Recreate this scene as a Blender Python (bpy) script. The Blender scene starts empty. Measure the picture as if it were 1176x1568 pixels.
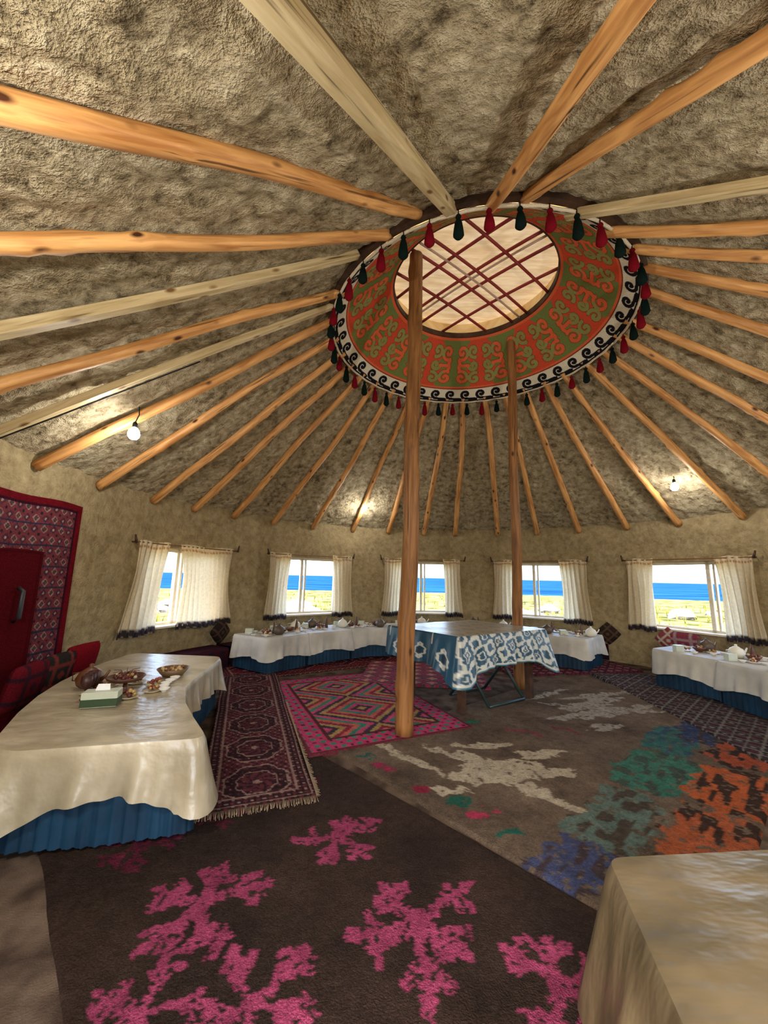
import bpy, math, random
import numpy as np
from mathutils import Vector, Matrix
random.seed(7); rng=np.random.default_rng(7)
rad=math.radians; pi=math.pi
scene=bpy.context.scene
col=scene.collection

# ---------------------------------------------------------------- helpers
def lin(c):
    return tuple(((v/255)/12.92 if v/255<=0.04045 else (((v/255)+0.055)/1.055)**2.4) for v in c)
def linA(*c): return np.array(lin(c))
_lat=np.random.default_rng(3).random((256,256))
def vnoise(x,y,s=0):
    x=np.asarray(x,float)+s*17.3; y=np.asarray(y,float)+s*9.1
    xi=np.floor(x).astype(int); yi=np.floor(y).astype(int)
    fx=x-xi; fy=y-yi; fx=fx*fx*(3-2*fx); fy=fy*fy*(3-2*fy)
    g=lambda a,b:_lat[a&255,b&255]
    return (g(xi,yi)*(1-fx)+g(xi+1,yi)*fx)*(1-fy)+(g(xi,yi+1)*(1-fx)+g(xi+1,yi+1)*fx)*fy
def fbm(x,y,s=0,o=4):
    a=0.5;r=0;t=0
    for i in range(o):
        r=r+a*vnoise(x*2**i,y*2**i,s+i); t+=a; a*=0.5
    return r/t

class MB:
    def __init__(s): s.v=[];s.f=[];s.m=[];s.sm=[];s.c=[]
    def add(s,v,f,mi=0,smooth=True,c=None):
        o=len(s.v); s.v.extend([tuple(q) for q in v])
        for q in f: s.f.append(tuple(i+o for i in q)); s.m.append(mi); s.sm.append(smooth)
        if c is None: s.c.extend([(1,1,1)]*len(v))
        elif len(c)==3 and not hasattr(c[0],'__len__'): s.c.extend([tuple(c)]*len(v))
        else: s.c.extend([tuple(q) for q in c])
    def box(s,c,sz,X=(1,0,0),Y=(0,1,0),Z=(0,0,1),mi=0,col=None):
        c=Vector(c);X=Vector(X)*sz[0]/2;Y=Vector(Y)*sz[1]/2;Z=Vector(Z)*sz[2]/2
        v=[c+X*a+Y*b+Z*d for a in(-1,1) for b in(-1,1) for d in(-1,1)]
        s.add(v,[(0,1,3,2),(4,6,7,5),(0,4,5,1),(2,3,7,6),(0,2,6,4),(1,5,7,3)],mi,False,col)
    def lathe(s,prof,c,seg=20,mi=0,col=None,sx=1,sy=1,rot=0):
        v=[];n=len(prof)
        for r,z in prof:
            for k in range(seg):
                a=2*pi*k/seg; x=r*math.cos(a)*sx;y=r*math.sin(a)*sy
                v.append((c[0]+x*math.cos(rot)-y*math.sin(rot),c[1]+x*math.sin(rot)+y*math.cos(rot),c[2]+z))
        f=[(i*seg+k,i*seg+(k+1)%seg,(i+1)*seg+(k+1)%seg,(i+1)*seg+k) for i in range(n-1) for k in range(seg)]
        f.append(tuple(range((n-1)*seg,n*seg))); f.append(tuple(reversed(range(seg))))
        s.add(v,f,mi,True,col)
    def tube(s,pts,rs,seg=10,mi=0,col=None):
        pts=[Vector(p) for p in pts]; n=len(pts); v=[]
        if not hasattr(rs,'__len__'): rs=[rs]*n
        for i,p in enumerate(pts):
            t=(pts[min(i+1,n-1)]-pts[max(i-1,0)]).normalized()
            a=Vector((0,0,1)) if abs(t.z)<0.9 else Vector((1,0,0))
            x=t.cross(a).normalized(); y=t.cross(x)
            for k in range(seg):
                g=2*pi*k/seg; v.append(p+(x*math.cos(g)+y*math.sin(g))*rs[i])
        f=[(i*seg+k,i*seg+(k+1)%seg,(i+1)*seg+(k+1)%seg,(i+1)*seg+k) for i in range(n-1) for k in range(seg)]
        f.append(tuple(range((n-1)*seg,n*seg))); f.append(tuple(reversed(range(seg))))
        s.add(v,f,mi,True,col)
    def build(s,name,mats,parent=None):
        me=bpy.data.meshes.new(name); me.from_pydata(s.v,[],s.f)
        for m in mats: me.materials.append(m)
        me.polygons.foreach_set('material_index',s.m); me.polygons.foreach_set('use_smooth',s.sm)
        a=me.color_attributes.new('Col','FLOAT_COLOR','POINT')
        cc=np.ones((len(s.v),4)); cc[:,:3]=np.array(s.c).reshape(-1,3); a.data.foreach_set('color',cc.ravel())
        me.update(); ob=bpy.data.objects.new(name,me); col.objects.link(ob)
        if parent: ob.parent=parent
        return ob
def grid_faces(nu,nv,closed_u=False):
    f=[]
    for i in range(nu if closed_u else nu-1):
        i2=(i+1)%nu
        for j in range(nv-1): f.append((i*nv+j,i2*nv+j,i2*nv+j+1,i*nv+j+1))
    return f
def fast_grid(name,V,C,nu,nv,mat,closed=False,smooth=True):
    me=bpy.data.meshes.new(name)
    me.from_pydata(V.reshape(-1,3).tolist(),[],grid_faces(nu,nv,closed))
    me.materials.append(mat)
    me.polygons.foreach_set('use_smooth',[smooth]*len(me.polygons))
    if C is not None:
        a=me.color_attributes.new('Col','FLOAT_COLOR','POINT')
        cc=np.ones((nu*nv,4)); cc[:,:3]=C.reshape(-1,3); a.data.foreach_set('color',cc.ravel())
    me.update(); ob=bpy.data.objects.new(name,me); col.objects.link(ob); return ob
def empty(name,loc=(0,0,0)):
    e=bpy.data.objects.new(name,None); e.location=loc; e.empty_display_size=0.1; col.objects.link(e); return e

# ---------------------------------------------------------------- materials
def mat(name,c1=(128,128,128),c2=None,scale=8,rough=0.8,bump=0.2,bscale=40,bdist=0.01,attr=False,sc=(1,1,1),spec=0.3,detail=3,dist=0.0,ramp=(0.35,0.65)):
    m=bpy.data.materials.new(name); m.use_nodes=True; nt=m.node_tree; N=nt.nodes; L=nt.links
    b=N['Principled BSDF']; b.inputs['Roughness'].default_value=rough; b.inputs['Specular IOR Level'].default_value=spec
    tc=N.new('ShaderNodeTexCoord'); mp=N.new('ShaderNodeMapping'); mp.inputs['Scale'].default_value=sc
    L.new(tc.outputs['Object'],mp.inputs['Vector'])
    n=N.new('ShaderNodeTexNoise'); n.inputs['Scale'].default_value=scale; n.inputs['Detail'].default_value=detail; n.inputs['Distortion'].default_value=dist
    L.new(mp.outputs[0],n.inputs['Vector'])
    r=N.new('ShaderNodeValToRGB'); r.color_ramp.elements[0].position=ramp[0]; r.color_ramp.elements[1].position=ramp[1]
    c2=c2 or c1
    if attr:
        r.color_ramp.elements[0].color=(*[x/255 for x in c1],1); r.color_ramp.elements[1].color=(*[x/255 for x in c2],1)
        at=N.new('ShaderNodeAttribute'); at.attribute_name='Col'
        mx=N.new('ShaderNodeMix'); mx.data_type='RGBA'; mx.blend_type='MULTIPLY'; mx.inputs[0].default_value=1
        L.new(at.outputs['Color'],mx.inputs[6]); L.new(r.outputs[0],mx.inputs[7]); L.new(mx.outputs[2],b.inputs['Base Color'])
    else:
        r.color_ramp.elements[0].color=(*lin(c1),1); r.color_ramp.elements[1].color=(*lin(c2),1)
        L.new(r.outputs[0],b.inputs['Base Color'])
    L.new(n.outputs['Fac'],r.inputs['Fac'])
    if bump:
        n2=N.new('ShaderNodeTexNoise'); n2.inputs['Scale'].default_value=bscale; n2.inputs['Detail'].default_value=3
        L.new(mp.outputs[0],n2.inputs['Vector'])
        bp=N.new('ShaderNodeBump'); bp.inputs['Strength'].default_value=bump; bp.inputs['Distance'].default_value=bdist
        L.new(n2.outputs['Fac'],bp.inputs['Height']); L.new(bp.outputs[0],b.inputs['Normal'])
    return m

def mud(name,dark,midc,light,bs=1.0,base=15,p=(0.60,0.80,1.04),fine=0.2,bd=0.05):
    m=bpy.data.materials.new(name); m.use_nodes=True; nt=m.node_tree; N=nt.nodes; L=nt.links
    b=N['Principled BSDF']; b.inputs['Roughness'].default_value=0.95; b.inputs['Specular IOR Level'].default_value=0.1
    tc=N.new('ShaderNodeTexCoord')
    a=N.new('ShaderNodeTexNoise'); a.inputs['Scale'].default_value=base; a.inputs['Detail'].default_value=5; a.inputs['Roughness'].default_value=0.66; a.inputs['Distortion'].default_value=0.25
    L.new(tc.outputs['Object'],a.inputs['Vector'])
    f=N.new('ShaderNodeTexNoise'); f.inputs['Scale'].default_value=95; f.inputs['Detail'].default_value=2; L.new(tc.outputs['Object'],f.inputs['Vector'])
    g=N.new('ShaderNodeTexNoise'); g.inputs['Scale'].default_value=1.8; g.inputs['Detail'].default_value=2; L.new(tc.outputs['Object'],g.inputs['Vector'])
    ad=N.new('ShaderNodeMath'); ad.operation='MULTIPLY_ADD'; ad.inputs[1].default_value=fine; L.new(f.outputs['Fac'],ad.inputs[0]); L.new(a.outputs['Fac'],ad.inputs[2])
    ad2=N.new('ShaderNodeMath'); ad2.operation='MULTIPLY_ADD'; ad2.inputs[1].default_value=0.30; L.new(g.outputs['Fac'],ad2.inputs[0]); L.new(ad.outputs[0],ad2.inputs[2])
    r=N.new('ShaderNodeValToRGB'); e=r.color_ramp.elements
    e[0].position=p[0]; e[0].color=(*lin(dark),1); e[1].position=p[2]; e[1].color=(*lin(light),1)
    x=e.new(p[1]); x.color=(*lin(midc),1)
    L.new(ad2.outputs[0],r.inputs['Fac']); L.new(r.outputs[0],b.inputs['Base Color'])
    bp=N.new('ShaderNodeBump'); bp.inputs['Strength'].default_value=bs; bp.inputs['Distance'].default_value=bd
    L.new(ad.outputs[0],bp.inputs['Height']); L.new(bp.outputs[0],b.inputs['Normal'])
    return m

def wood(name,c1,c2,knot=(70,35,15)):
    m=bpy.data.materials.new(name); m.use_nodes=True; nt=m.node_tree; N=nt.nodes; L=nt.links
    b=N['Principled BSDF']; b.inputs['Roughness'].default_value=0.5; b.inputs['Specular IOR Level'].default_value=0.35
    tc=N.new('ShaderNodeTexCoord'); oi=N.new('ShaderNodeObjectInfo')
    off=N.new('ShaderNodeVectorMath'); off.operation='ADD'; cm=N.new('ShaderNodeCombineXYZ')
    ml=N.new('ShaderNodeMath'); ml.operation='MULTIPLY'; ml.inputs[1].default_value=37; L.new(oi.outputs['Random'],ml.inputs[0])
    L.new(ml.outputs[0],cm.inputs[2]); L.new(ml.outputs[0],cm.inputs[0]); L.new(tc.outputs['Object'],off.inputs[0]); L.new(cm.outputs[0],off.inputs[1])
    mp=N.new('ShaderNodeMapping'); mp.inputs['Scale'].default_value=(9,9,0.8); L.new(off.outputs[0],mp.inputs['Vector'])
    n=N.new('ShaderNodeTexNoise'); n.inputs['Scale'].default_value=2.5; n.inputs['Detail'].default_value=4; n.inputs['Distortion'].default_value=0.6; L.new(mp.outputs[0],n.inputs['Vector'])
    r=N.new('ShaderNodeValToRGB'); e=r.color_ramp.elements; e[0].position=0.3; e[0].color=(*lin(c1),1); e[1].position=0.68; e[1].color=(*lin(c2),1)
    L.new(n.outputs['Fac'],r.inputs['Fac'])
    mp2=N.new('ShaderNodeMapping'); mp2.inputs['Scale'].default_value=(7,7,3.2); L.new(off.outputs[0],mp2.inputs['Vector'])
    v=N.new('ShaderNodeTexVoronoi'); v.inputs['Scale'].default_value=1.0; L.new(mp2.outputs[0],v.inputs['Vector'])
    kr=N.new('ShaderNodeValToRGB'); kr.color_ramp.elements[0].position=0.08; kr.color_ramp.elements[0].color=(1,1,1,1); kr.color_ramp.elements[1].position=0.18; kr.color_ramp.elements[1].color=(0,0,0,1)
    L.new(v.outputs['Distance'],kr.inputs['Fac'])
    mx=N.new('ShaderNodeMix'); mx.data_type='RGBA'; L.new(kr.outputs[0],mx.inputs[0]); L.new(r.outputs[0],mx.inputs[6]); mx.inputs[7].default_value=(*lin(knot),1)
    mp3=N.new('ShaderNodeMapping'); mp3.inputs['Scale'].default_value=(30,30,1.0); L.new(off.outputs[0],mp3.inputs['Vector'])
    n3=N.new('ShaderNodeTexNoise'); n3.inputs['Scale'].default_value=1.0; n3.inputs['Detail'].default_value=2; L.new(mp3.outputs[0],n3.inputs['Vector'])
    cr=N.new('ShaderNodeValToRGB'); cr.color_ramp.elements[0].position=0.29; cr.color_ramp.elements[0].color=(0.25,0.22,0.2,1); cr.color_ramp.elements[1].position=0.36; cr.color_ramp.elements[1].color=(1,1,1,1)
    L.new(n3.outputs['Fac'],cr.inputs['Fac'])
    m2=N.new('ShaderNodeMix'); m2.data_type='RGBA'; m2.blend_type='MULTIPLY'; m2.inputs[0].default_value=1; L.new(mx.outputs[2],m2.inputs[6]); L.new(cr.outputs[0],m2.inputs[7])
    L.new(m2.outputs[2],b.inputs['Base Color'])
    bp=N.new('ShaderNodeBump'); bp.inputs['Strength'].default_value=0.5; bp.inputs['Distance'].default_value=0.01
    L.new(n.outputs['Fac'],bp.inputs['Height']); L.new(bp.outputs[0],b.inputs['Normal'])
    return m

def emis(name,c,s):
    m=bpy.data.materials.new(name); m.use_nodes=True; b=m.node_tree.nodes['Principled BSDF']
    b.inputs['Base Color'].default_value=(1,1,1,1); b.inputs['Emission Color'].default_value=(*c,1); b.inputs['Emission Strength'].default_value=s
    return m
def translucent(m,t):
    nt=m.node_tree; N=nt.nodes; L=nt.links; b=N['Principled BSDF']; out=N['Material Output']
    tr=N.new('ShaderNodeBsdfTranslucent'); src=b.inputs['Base Color'].links[0].from_socket; L.new(src,tr.inputs['Color'])
    ms=N.new('ShaderNodeMixShader'); ms.inputs[0].default_value=t; L.new(b.outputs[0],ms.inputs[1]); L.new(tr.outputs[0],ms.inputs[2]); L.new(ms.outputs[0],out.inputs['Surface'])
    return m

M_ceil=mud('mud_straw_ceiling',(86,74,54),(168,152,120),(210,196,164),1.0,10,(0.50,0.70,0.95),0.16,0.09)
M_wall=mud('mud_plaster_wall',(118,102,72),(154,137,102),(180,162,124),0.7,9,(0.45,0.72,1.0),0.16,0.06)
M_log=wood('pine_log',(166,108,54),(228,172,106))
M_pale=wood('pale_sawn_wood',(172,148,102),(214,194,150),(120,85,45))
M_pole=wood('varnished_pole',(104,66,34),(158,110,62))
M_dark=mat('dark_wood',(50,34,24),(76,52,36),rough=0.6)
M_floor=mat('brown_felt_floor',(62,50,42),(104,88,74),scale=5,rough=1,bump=0.6,bscale=120,spec=0.05)
M_rug=mat('woven_rug',(150,150,150),(255,255,255),scale=70,rough=1,bump=1.0,bscale=130,bdist=0.015,attr=True,spec=0.05,ramp=(0.3,0.7))
M_felt=mat('appliqued_felt',(215,215,215),(255,255,255),scale=60,rough=1,bump=0.3,bscale=150,bdist=0.004,attr=True,spec=0.05)
M_cur=translucent(mat('curtain_cloth',(225,225,225),(255,255,255),scale=30,rough=0.9,bump=0.15,bscale=150,bdist=0.003,attr=True),0.45)
M_cloth=mat('cream_satin_tablecloth',(146,134,108),(184,172,146),scale=2.5,rough=0.34,bump=0.5,bscale=7,bdist=0.025,spec=0.7,sc=(1,1.6,1))
M_tan=mat('tan_satin_tablecloth',(86,74,50),(116,100,72),scale=2.5,rough=0.36,bump=0.5,bscale=4,bdist=0.04,spec=0.7,sc=(1,2.2,1))
M_white=mat('white_tablecloth',(172,168,156),(200,196,184),scale=3,rough=0.6,bump=0.3,bscale=10,bdist=0.02)
M_skirt=mat('blue_table_skirt',(8,38,58),(18,56,80),scale=4,rough=0.6,bump=0.1)
M_ikat=mat('ikat_cloth',(235,235,235),(255,255,255),scale=20,rough=0.35,bump=0.25,bscale=12,bdist=0.015,attr=True,spec=0.5)
M_attr=mat('painted_parts',(240,240,240),(255,255,255),scale=20,rough=0.45,bump=0,attr=True,spec=0.5)
M_frame=mat('white_window_paint',(215,203,178),(230,222,200),rough=0.5,bump=0)
M_yarn=mat('tassel_yarn',(190,190,190),(255,255,255),scale=150,rough=1,bump=0.6,bscale=200,bdist=0.004,attr=True,spec=0.05)
M_ply=translucent(mat('plywood_cover',(220,190,138),(240,218,172),scale=3,rough=0.7,bump=0.05,sc=(1,6,1)),0.035)
M_bulb=emis('led_bulb_glow',(1,0.98,0.94),30)
M_sea=mat('sea_water',(10,36,62),(22,58,88),scale=0.05,rough=0.9,bump=0,sc=(1,4,1),spec=0.0)
M_beach=mat('dry_grass_beach',(44,52,22),(118,104,70),scale=0.9,rough=1,bump=0.4,bscale=4,spec=0.0,detail=5)
M_rock=mat('white_rock',(90,86,80),(140,136,128),scale=3,rough=0.9,bump=0.6,bscale=6,bdist=0.05)
M_grass=mat('shore_grass',(50,66,22),(120,118,54),scale=1,rough=1,bump=0,spec=0.0)
M_black=mat('black_cable',(20,20,20),rough=0.5,bump=0)

# ---------------------------------------------------------------- room shape
C=(1.2,4.75); RC=(1.15,4.66)
EZ=2.80; RIMZ=4.90
def RR(a): return 4.95+0.7*max(0.0,-math.sin(a))**1.5
def wp(azd,dr=0.0,z=0.0):
    a=rad(azd); R=RR(a)+dr; return Vector((C[0]+R*math.cos(a),C[1]+R*math.sin(a),z))
def cp(azd,r,z=0.0):
    a=rad(azd); return Vector((C[0]+r*math.cos(a),C[1]+r*math.sin(a),z))
WIN=[158,125.3,92.6,60.6,28.2,-4.0]
WH=8.6; SZ0=0.74; SZ1=2.0
DOORAZ=-104; DH=8.0
openings=[(w-WH,w+WH,SZ0,SZ1) for w in WIN]+[(DOORAZ-DH,DOORAZ+DH,0.0,2.1)]
def wall(name,a0,a1):
    az=set(np.round(np.arange(a0,a1+0.01,1.0),3)); az.add(a1)
    zs=set(np.round(np.linspace(0,EZ+0.12,30),3))
    for o in openings:
        for s in(-360,0,360):
            for q in(o[0]+s,o[1]+s):
                if a0<=q<=a1: az.add(q)
        zs.add(o[2]); zs.add(o[3])
    az=sorted(az); zs=sorted(zs); m=MB(); nv=len(zs)
    def isopen(a,z):
        for o in openings:
            for s in(-360,0,360):
                if o[0]+s<a<o[1]+s and o[2]<z<o[3]: return True
        return False
    V=[];T=0.32
    for a in az:
        for z in zs:
            d=0.02*(fbm(a*0.3,z*3,1)-0.5)
            V.append(wp(a,d,z))
    for a in az:
        for z in zs: V.append(wp(a,T,z))
    n0=len(az)*nv; F=[]
    idx=lambda i,j,k=0:k*n0+i*nv+j
    for i in range(len(az)-1):
        for j in range(nv-1):
            am=(az[i]+az[i+1])/2; zm=(zs[j]+zs[j+1])/2
            if isopen(am,zm): continue
            F.append((idx(i,j),idx(i,j+1),idx(i+1,j+1),idx(i+1,j)))
            F.append((idx(i,j,1),idx(i+1,j,1),idx(i+1,j+1,1),idx(i,j+1,1)))
            if i>0 and isopen((az[i]+az[i-1])/2,zm): F.append((idx(i,j),idx(i,j,1),idx(i,j+1,1),idx(i,j+1)))
            if i<len(az)-2 and isopen((az[i+1]+az[i+2])/2,zm): F.append((idx(i+1,j),idx(i+1,j+1),idx(i+1,j+1,1),idx(i+1,j,1)))
            if j>0 and isopen(am,(zs[j]+zs[j-1])/2): F.append((idx(i,j),idx(i+1,j),idx(i+1,j,1),idx(i,j,1)))
            if j<nv-2 and isopen(am,(zs[j+1]+zs[j+2])/2): F.append((idx(i,j+1),idx(i,j+1,1),idx(i+1,j+1,1),idx(i+1,j+1)))
    m.add(V,F,0,False); return m.build(name,[M_wall])
wall('wall_back',44,142); wall('wall_left',142,225); wall('wall_front',225,315); wall('wall_right',-45,44)

m=MB(); v=[wp(a,0.3,0) for a in range(0,360,3)]; m.add(v,[tuple(range(len(v)))],0,False)
m.add([q-Vector((0,0,0.12)) for q in v],[tuple(reversed(range(len(v))))],0,False); m.build('floor',[M_floor])

nu,nv=1100,150; V=np.zeros((nu,nv,3))
for i in range(nu):
    a=2*pi*i/nu; R=RR(a)+0.45
    ix,iy=RC[0]+1.82*math.cos(a),RC[1]+1.82*math.sin(a); ox,oy=C[0]+R*math.cos(a),C[1]+R*math.sin(a)
    f=np.linspace(0,1,nv)
    ez=EZ-0.45*(RIMZ-EZ)/(R-0.45-1.8)
    V[i,:,0]=ix+(ox-ix)*f; V[i,:,1]=iy+(oy-iy)*f; V[i,:,2]=RIMZ+(ez-RIMZ)*f
V[:,:,2]+=0.07*(fbm(V[:,:,0]*2.2,V[:,:,1]*2.2,5)-0.5)+0.085*(fbm(V[:,:,0]*6,V[:,:,1]*6,8,5)-0.5)
fast_grid('ceiling',V,None,nu,nv,M_ceil,True)

# ---------------------------------------------------------------- rafters
def log_obj(name,p0,p1,r0,r1,mt,square=False,bend=0.03,parent=None,seed=0):
    p0=Vector(p0);p1=Vector(p1);d=p1-p0;Ln=d.length; rn=random.Random(seed)
    n=48; seg=4 if square else 16; m=MB(); v=[]
    ph=rn.random()*6; knots=[(rn.uniform(0,Ln),rn.uniform(0,6.28)) for _ in range(int(Ln*2.6))]
    for i in range(n+1):
        t=i/n; z=t*Ln; r=r0+(r1-r0)*t
        bx=bend*math.sin(pi*t)*math.sin(ph)+(0 if square else 0.008*math.sin(z*3.1+ph)); by=bend*math.sin(pi*t)*math.cos(ph)+(0 if square else 0.008*math.cos(z*2.3+ph))
        for k in range(seg):
            g=2*pi*k/seg+(pi/4 if square else 0); rr=r*(1.25 if square else 1)
            if not square:
                rr*=1+0.07*(vnoise(z*3,g*1.3,seed%50)-0.5)
                for kz,kg in knots:
                    dd=((z-kz)/0.045)**2+((math.cos(g-kg)-1)*6)**2
                    rr+=0.016*math.exp(-dd)
            v.append((bx+rr*math.cos(g),by+rr*math.sin(g),z))
    f=[(i*seg+k,i*seg+(k+1)%seg,(i+1)*seg+(k+1)%seg,(i+1)*seg+k) for i in range(n) for k in range(seg)]
    f.append(tuple(range(n*seg,(n+1)*seg))); f.append(tuple(reversed(range(seg))))
    m.add(v,f,0,not square); ob=m.build(name,[mt],parent)
    q=d.to_track_quat('Z','X' if not square else 'Y'); ob.rotation_mode='QUATERNION'; ob.rotation_quaternion=q; ob.location=p0
    if square:
        bv=ob.modifiers.new('b','BEVEL'); bv.width=0.008
    return ob
RAF=[(-171,None,0,.055),(178,None,0,.054),(166.6,None,0,.054),(157,None,0,.054),(147,None,0,.052),(136.4,None,0,.052),(125,None,0,.052),(113.3,None,0,.05),(102.6,None,0,.052),
(92.2,None,0,.054),(83,None,0,.052),(71,None,0,.054),(60.5,None,0,.052),(50,None,0,.054),(39,None,0,.052),(28.6,None,0,.052),(17.5,None,0,.052),
(7,None,0,.05),(-3.5,None,0,.052),(-13,None,0,.052),(-22,(2.82,3.78),0,.052),(-31,(2.60,3.49),0,.052),(-42,(2.31,3.26),0,.05),(-49,(1.95,3.10),0,.05),(-57,(1.57,2.93),1,.046),
(-78,(1.13,2.80),0,.056),(-92,(.875,2.86),0,.060),(-114.5,(.55,2.92),1,.062),(-128,(.25,2.94),0,.060),(-138,(.0,3.18),0,.052),(-148,(-.32,3.40),1,.048),(-155.5,None,0,.052),(-162.5,None,1,.042)]
rafter_lines={}
for i,(a,inn,pale,r) in enumerate(RAF):
    e=wp(a,-0.01,0); e.z=EZ-0.11
    ev=Vector((e.x-RC[0],e.y-RC[1])).normalized()
    if inn is None: inn=(RC[0]+1.84*ev.x,RC[1]+1.84*ev.y)
    p1=Vector((inn[0],inn[1],RIMZ-0.085))
    rafter_lines[a]=(e,p1)
    log_obj('rafter_beam' if pale else 'rafter_pole',e,p1,r*1.08,r*0.88,M_pale if pale else M_log,bool(pale),0.03,None,i)

log_obj('support_post',(0.25,4.24,0.03),(0.33,4.12,5.5),0.095,0.08,M_pole,False,0.02,None,77)
log_obj('support_post',(2.05,6.0,0.03),(1.98,5.62,5.5),0.078,0.066,M_pole,False,0.02,None,78)

# ---------------------------------------------------------------- crown ring
crown=empty('roof_crown_ring',(RC[0],RC[1],4.85))
inv=Matrix.Translation((-RC[0],-RC[1],-4.85))
def crn(ob): ob.parent=crown; ob.matrix_parent_inverse=inv; return ob
R0,Z0,R1,Z1=1.86,4.75,1.09,5.50
nu,nv=1920,130
azs=np.linspace(0,2*pi,nu,endpoint=False); ss=np.linspace(0,1,nv)
A,S=np.meshgrid(azs,ss,indexing='ij')
prof_r=R0+(R1-R0)*S+0.03*np.sin(S*pi); prof_z=Z0+(Z1-Z0)*S-0.02*np.sin(S*pi)
V=np.stack([RC[0]+prof_r*np.cos(A),RC[1]+prof_r*np.sin(A),prof_z],-1)
slant=math.hypot(R0-R1,Z1-Z0)
v_m=S*slant
band=0.26
nsc=42; u=(A/(2*pi)*nsc)%1.0; vv=v_m/band
sp=[]
for k in range(60):
    t=k/59; th=-0.55*pi+t*2.3*pi; r_=0.30*(1-t)+0.05
    sp.append((0.50+r_*math.cos(th)*0.95,0.56+r_*math.sin(th)*0.95))
x0,y0=sp[0]
for k in range(24):
    t=k/23; sp.append((x0-0.62*t,y0-0.04*t))
d=np.full(u.shape,9.0)
for px,py in sp:
    for o in(-1,0,1): d=np.minimum(d,np.hypot(u-px+o,vv-py))
Cc=np.zeros(V.shape); Cc[:]=linA(228,220,196)
dk=linA(30,28,34)
Cc[(d<0.095)]=dk; Cc[(vv<0.12)]=dk; Cc[(vv>0.95)&(vv<=1.0)]=linA(120,40,30)
fm=vv>1.0
ncell=10; uc=(A/(2*pi)*ncell); H=slant-band
mx_=np.abs(((uc%1.0)-0.5)*2)*0.455; my_=(v_m-band)
def spir(cx,cy,r0,th0,turn,n=50):
    o=[]
    for k in range(n):
        t=k/(n-1); th=th0+turn*t; r_=r0*(1-0.85*t); o.append((cx+r_*math.cos(th),cy+r_*math.sin(th)))
    return o
P=spir(.135,.60,.115,-.6*pi,2.4*pi)+spir(.135,.20,.115,.6*pi,-2.4*pi)+spir(.345,.62,.10,-.4*pi,-2.2*pi)+spir(.345,.18,.10,.4*pi,2.2*pi)+spir(.33,.40,.085,pi,2.3*pi)
P+=[(0.09+0.01*math.sin(k),.30+.2*k/12) for k in range(13)]+[(.12+.13*k/8,.40) for k in range(9)]
d=np.full(mx_.shape,9.0)
for px,py in P: d=np.minimum(d,np.hypot(mx_-px,my_-py))
org=linA(222,104,66); green=linA(116,128,70); rdd=linA(208,80,54)
wave=0.225+0.06*np.sin(my_*18)
isg=(mx_<wave)
ground=np.where(isg[...,None],green,rdd); ground=np.where(((my_<0.035)|(my_>H-0.04))[...,None],org,ground)
st=np.where(isg[...,None],org,linA(146,144,84))
fcol=np.where((d<0.027)[...,None],st,np.where((d<0.034)[...,None],linA(112,62,38),ground))
Cc=np.where(fm[...,None],fcol,Cc)
crn(fast_grid('felt_cone_lining',V,Cc,nu,nv,M_felt,True))
m=MB()
def hoop(r,z,h,w,mi,col_=None):
    n=96; v=[]
    for k in range(n):
        a=2*pi*k/n
        for rr,zz in((r-w/2,z-h/2),(r+w/2,z-h/2),(r+w/2,z+h/2),(r-w/2,z+h/2)):
            v.append((RC[0]+rr*math.cos(a),RC[1]+rr*math.sin(a),zz))
    f=[(4*k+j,4*k+(j+1)%4,4*((k+1)%n)+(j+1)%4,4*((k+1)%n)+j) for k in range(n) for j in range(4)]
    m.add(v,f,mi,False,col_)
hoop(1.90,4.88,0.20,0.06,0); hoop(1.10,5.54,0.08,0.06,0)
crn(m.build('crown_hoops',[M_dark]))
m=MB(); n=192
m.tube([(RC[0]+1.872*math.cos(2*pi*k/n),RC[1]+1.872*math.sin(2*pi*k/n),4.75+0.006*math.sin(k*1.3)) for k in range(n+1)],0.016,6,0,lin((225,210,180)))
crn(m.build('edging_braid',[M_yarn]))
m=MB(); v=[];n=96
for k in range(n):
    a=2*pi*k/n
    for z,rr in((5.52,1.07),(5.80,1.16)): v.append((RC[0]+rr*math.cos(a),RC[1]+rr*math.sin(a),z))
m.add(v,[(2*k,2*((k+1)%n),2*((k+1)%n)+1,2*k+1) for k in range(n)],0,True)
v=[(RC[0]+1.9*math.cos(2*pi*k/n),RC[1]+1.9*math.sin(2*pi*k/n),5.80) for k in range(n)]
m.add(v,[tuple(range(n))],0,False)
crn(m.build('plywood_cover',[M_ply]))
m=MB(); redc=lin((136,34,30)); 
def bar(ang,off,wd=0.042,c=redc,zo=0):
    dx,dy=math.cos(ang),math.sin(ang); nx,ny=-dy,dx; h=math.sqrt(max(0.01,1.09**2-off**2)); Pp=[]
    for k in range(9):
        t=-h+2*h*k/8; x=dx*t+nx*off; y=dy*t+ny*off; rr=math.hypot(x,y)
        Pp.append((RC[0]+x,RC[1]+y,5.56+zo+0.05*(1-(rr/1.1)**2)))
    m.tube(Pp,wd/2,6,0,c)
for o in(-0.58,-0.16,0.10,0.50): bar(rad(38),o)
for o in(-0.52,-0.12,0.14,0.55): bar(rad(-46),o,zo=0.03)
for o in(-0.03,): bar(rad(38),o,0.03,lin((190,160,140))); bar(rad(-46),o,0.03,lin((190,160,140)),0.03)
crn(m.build('lattice_bars',[M_attr]))
m=MB(); nt_=46
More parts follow.
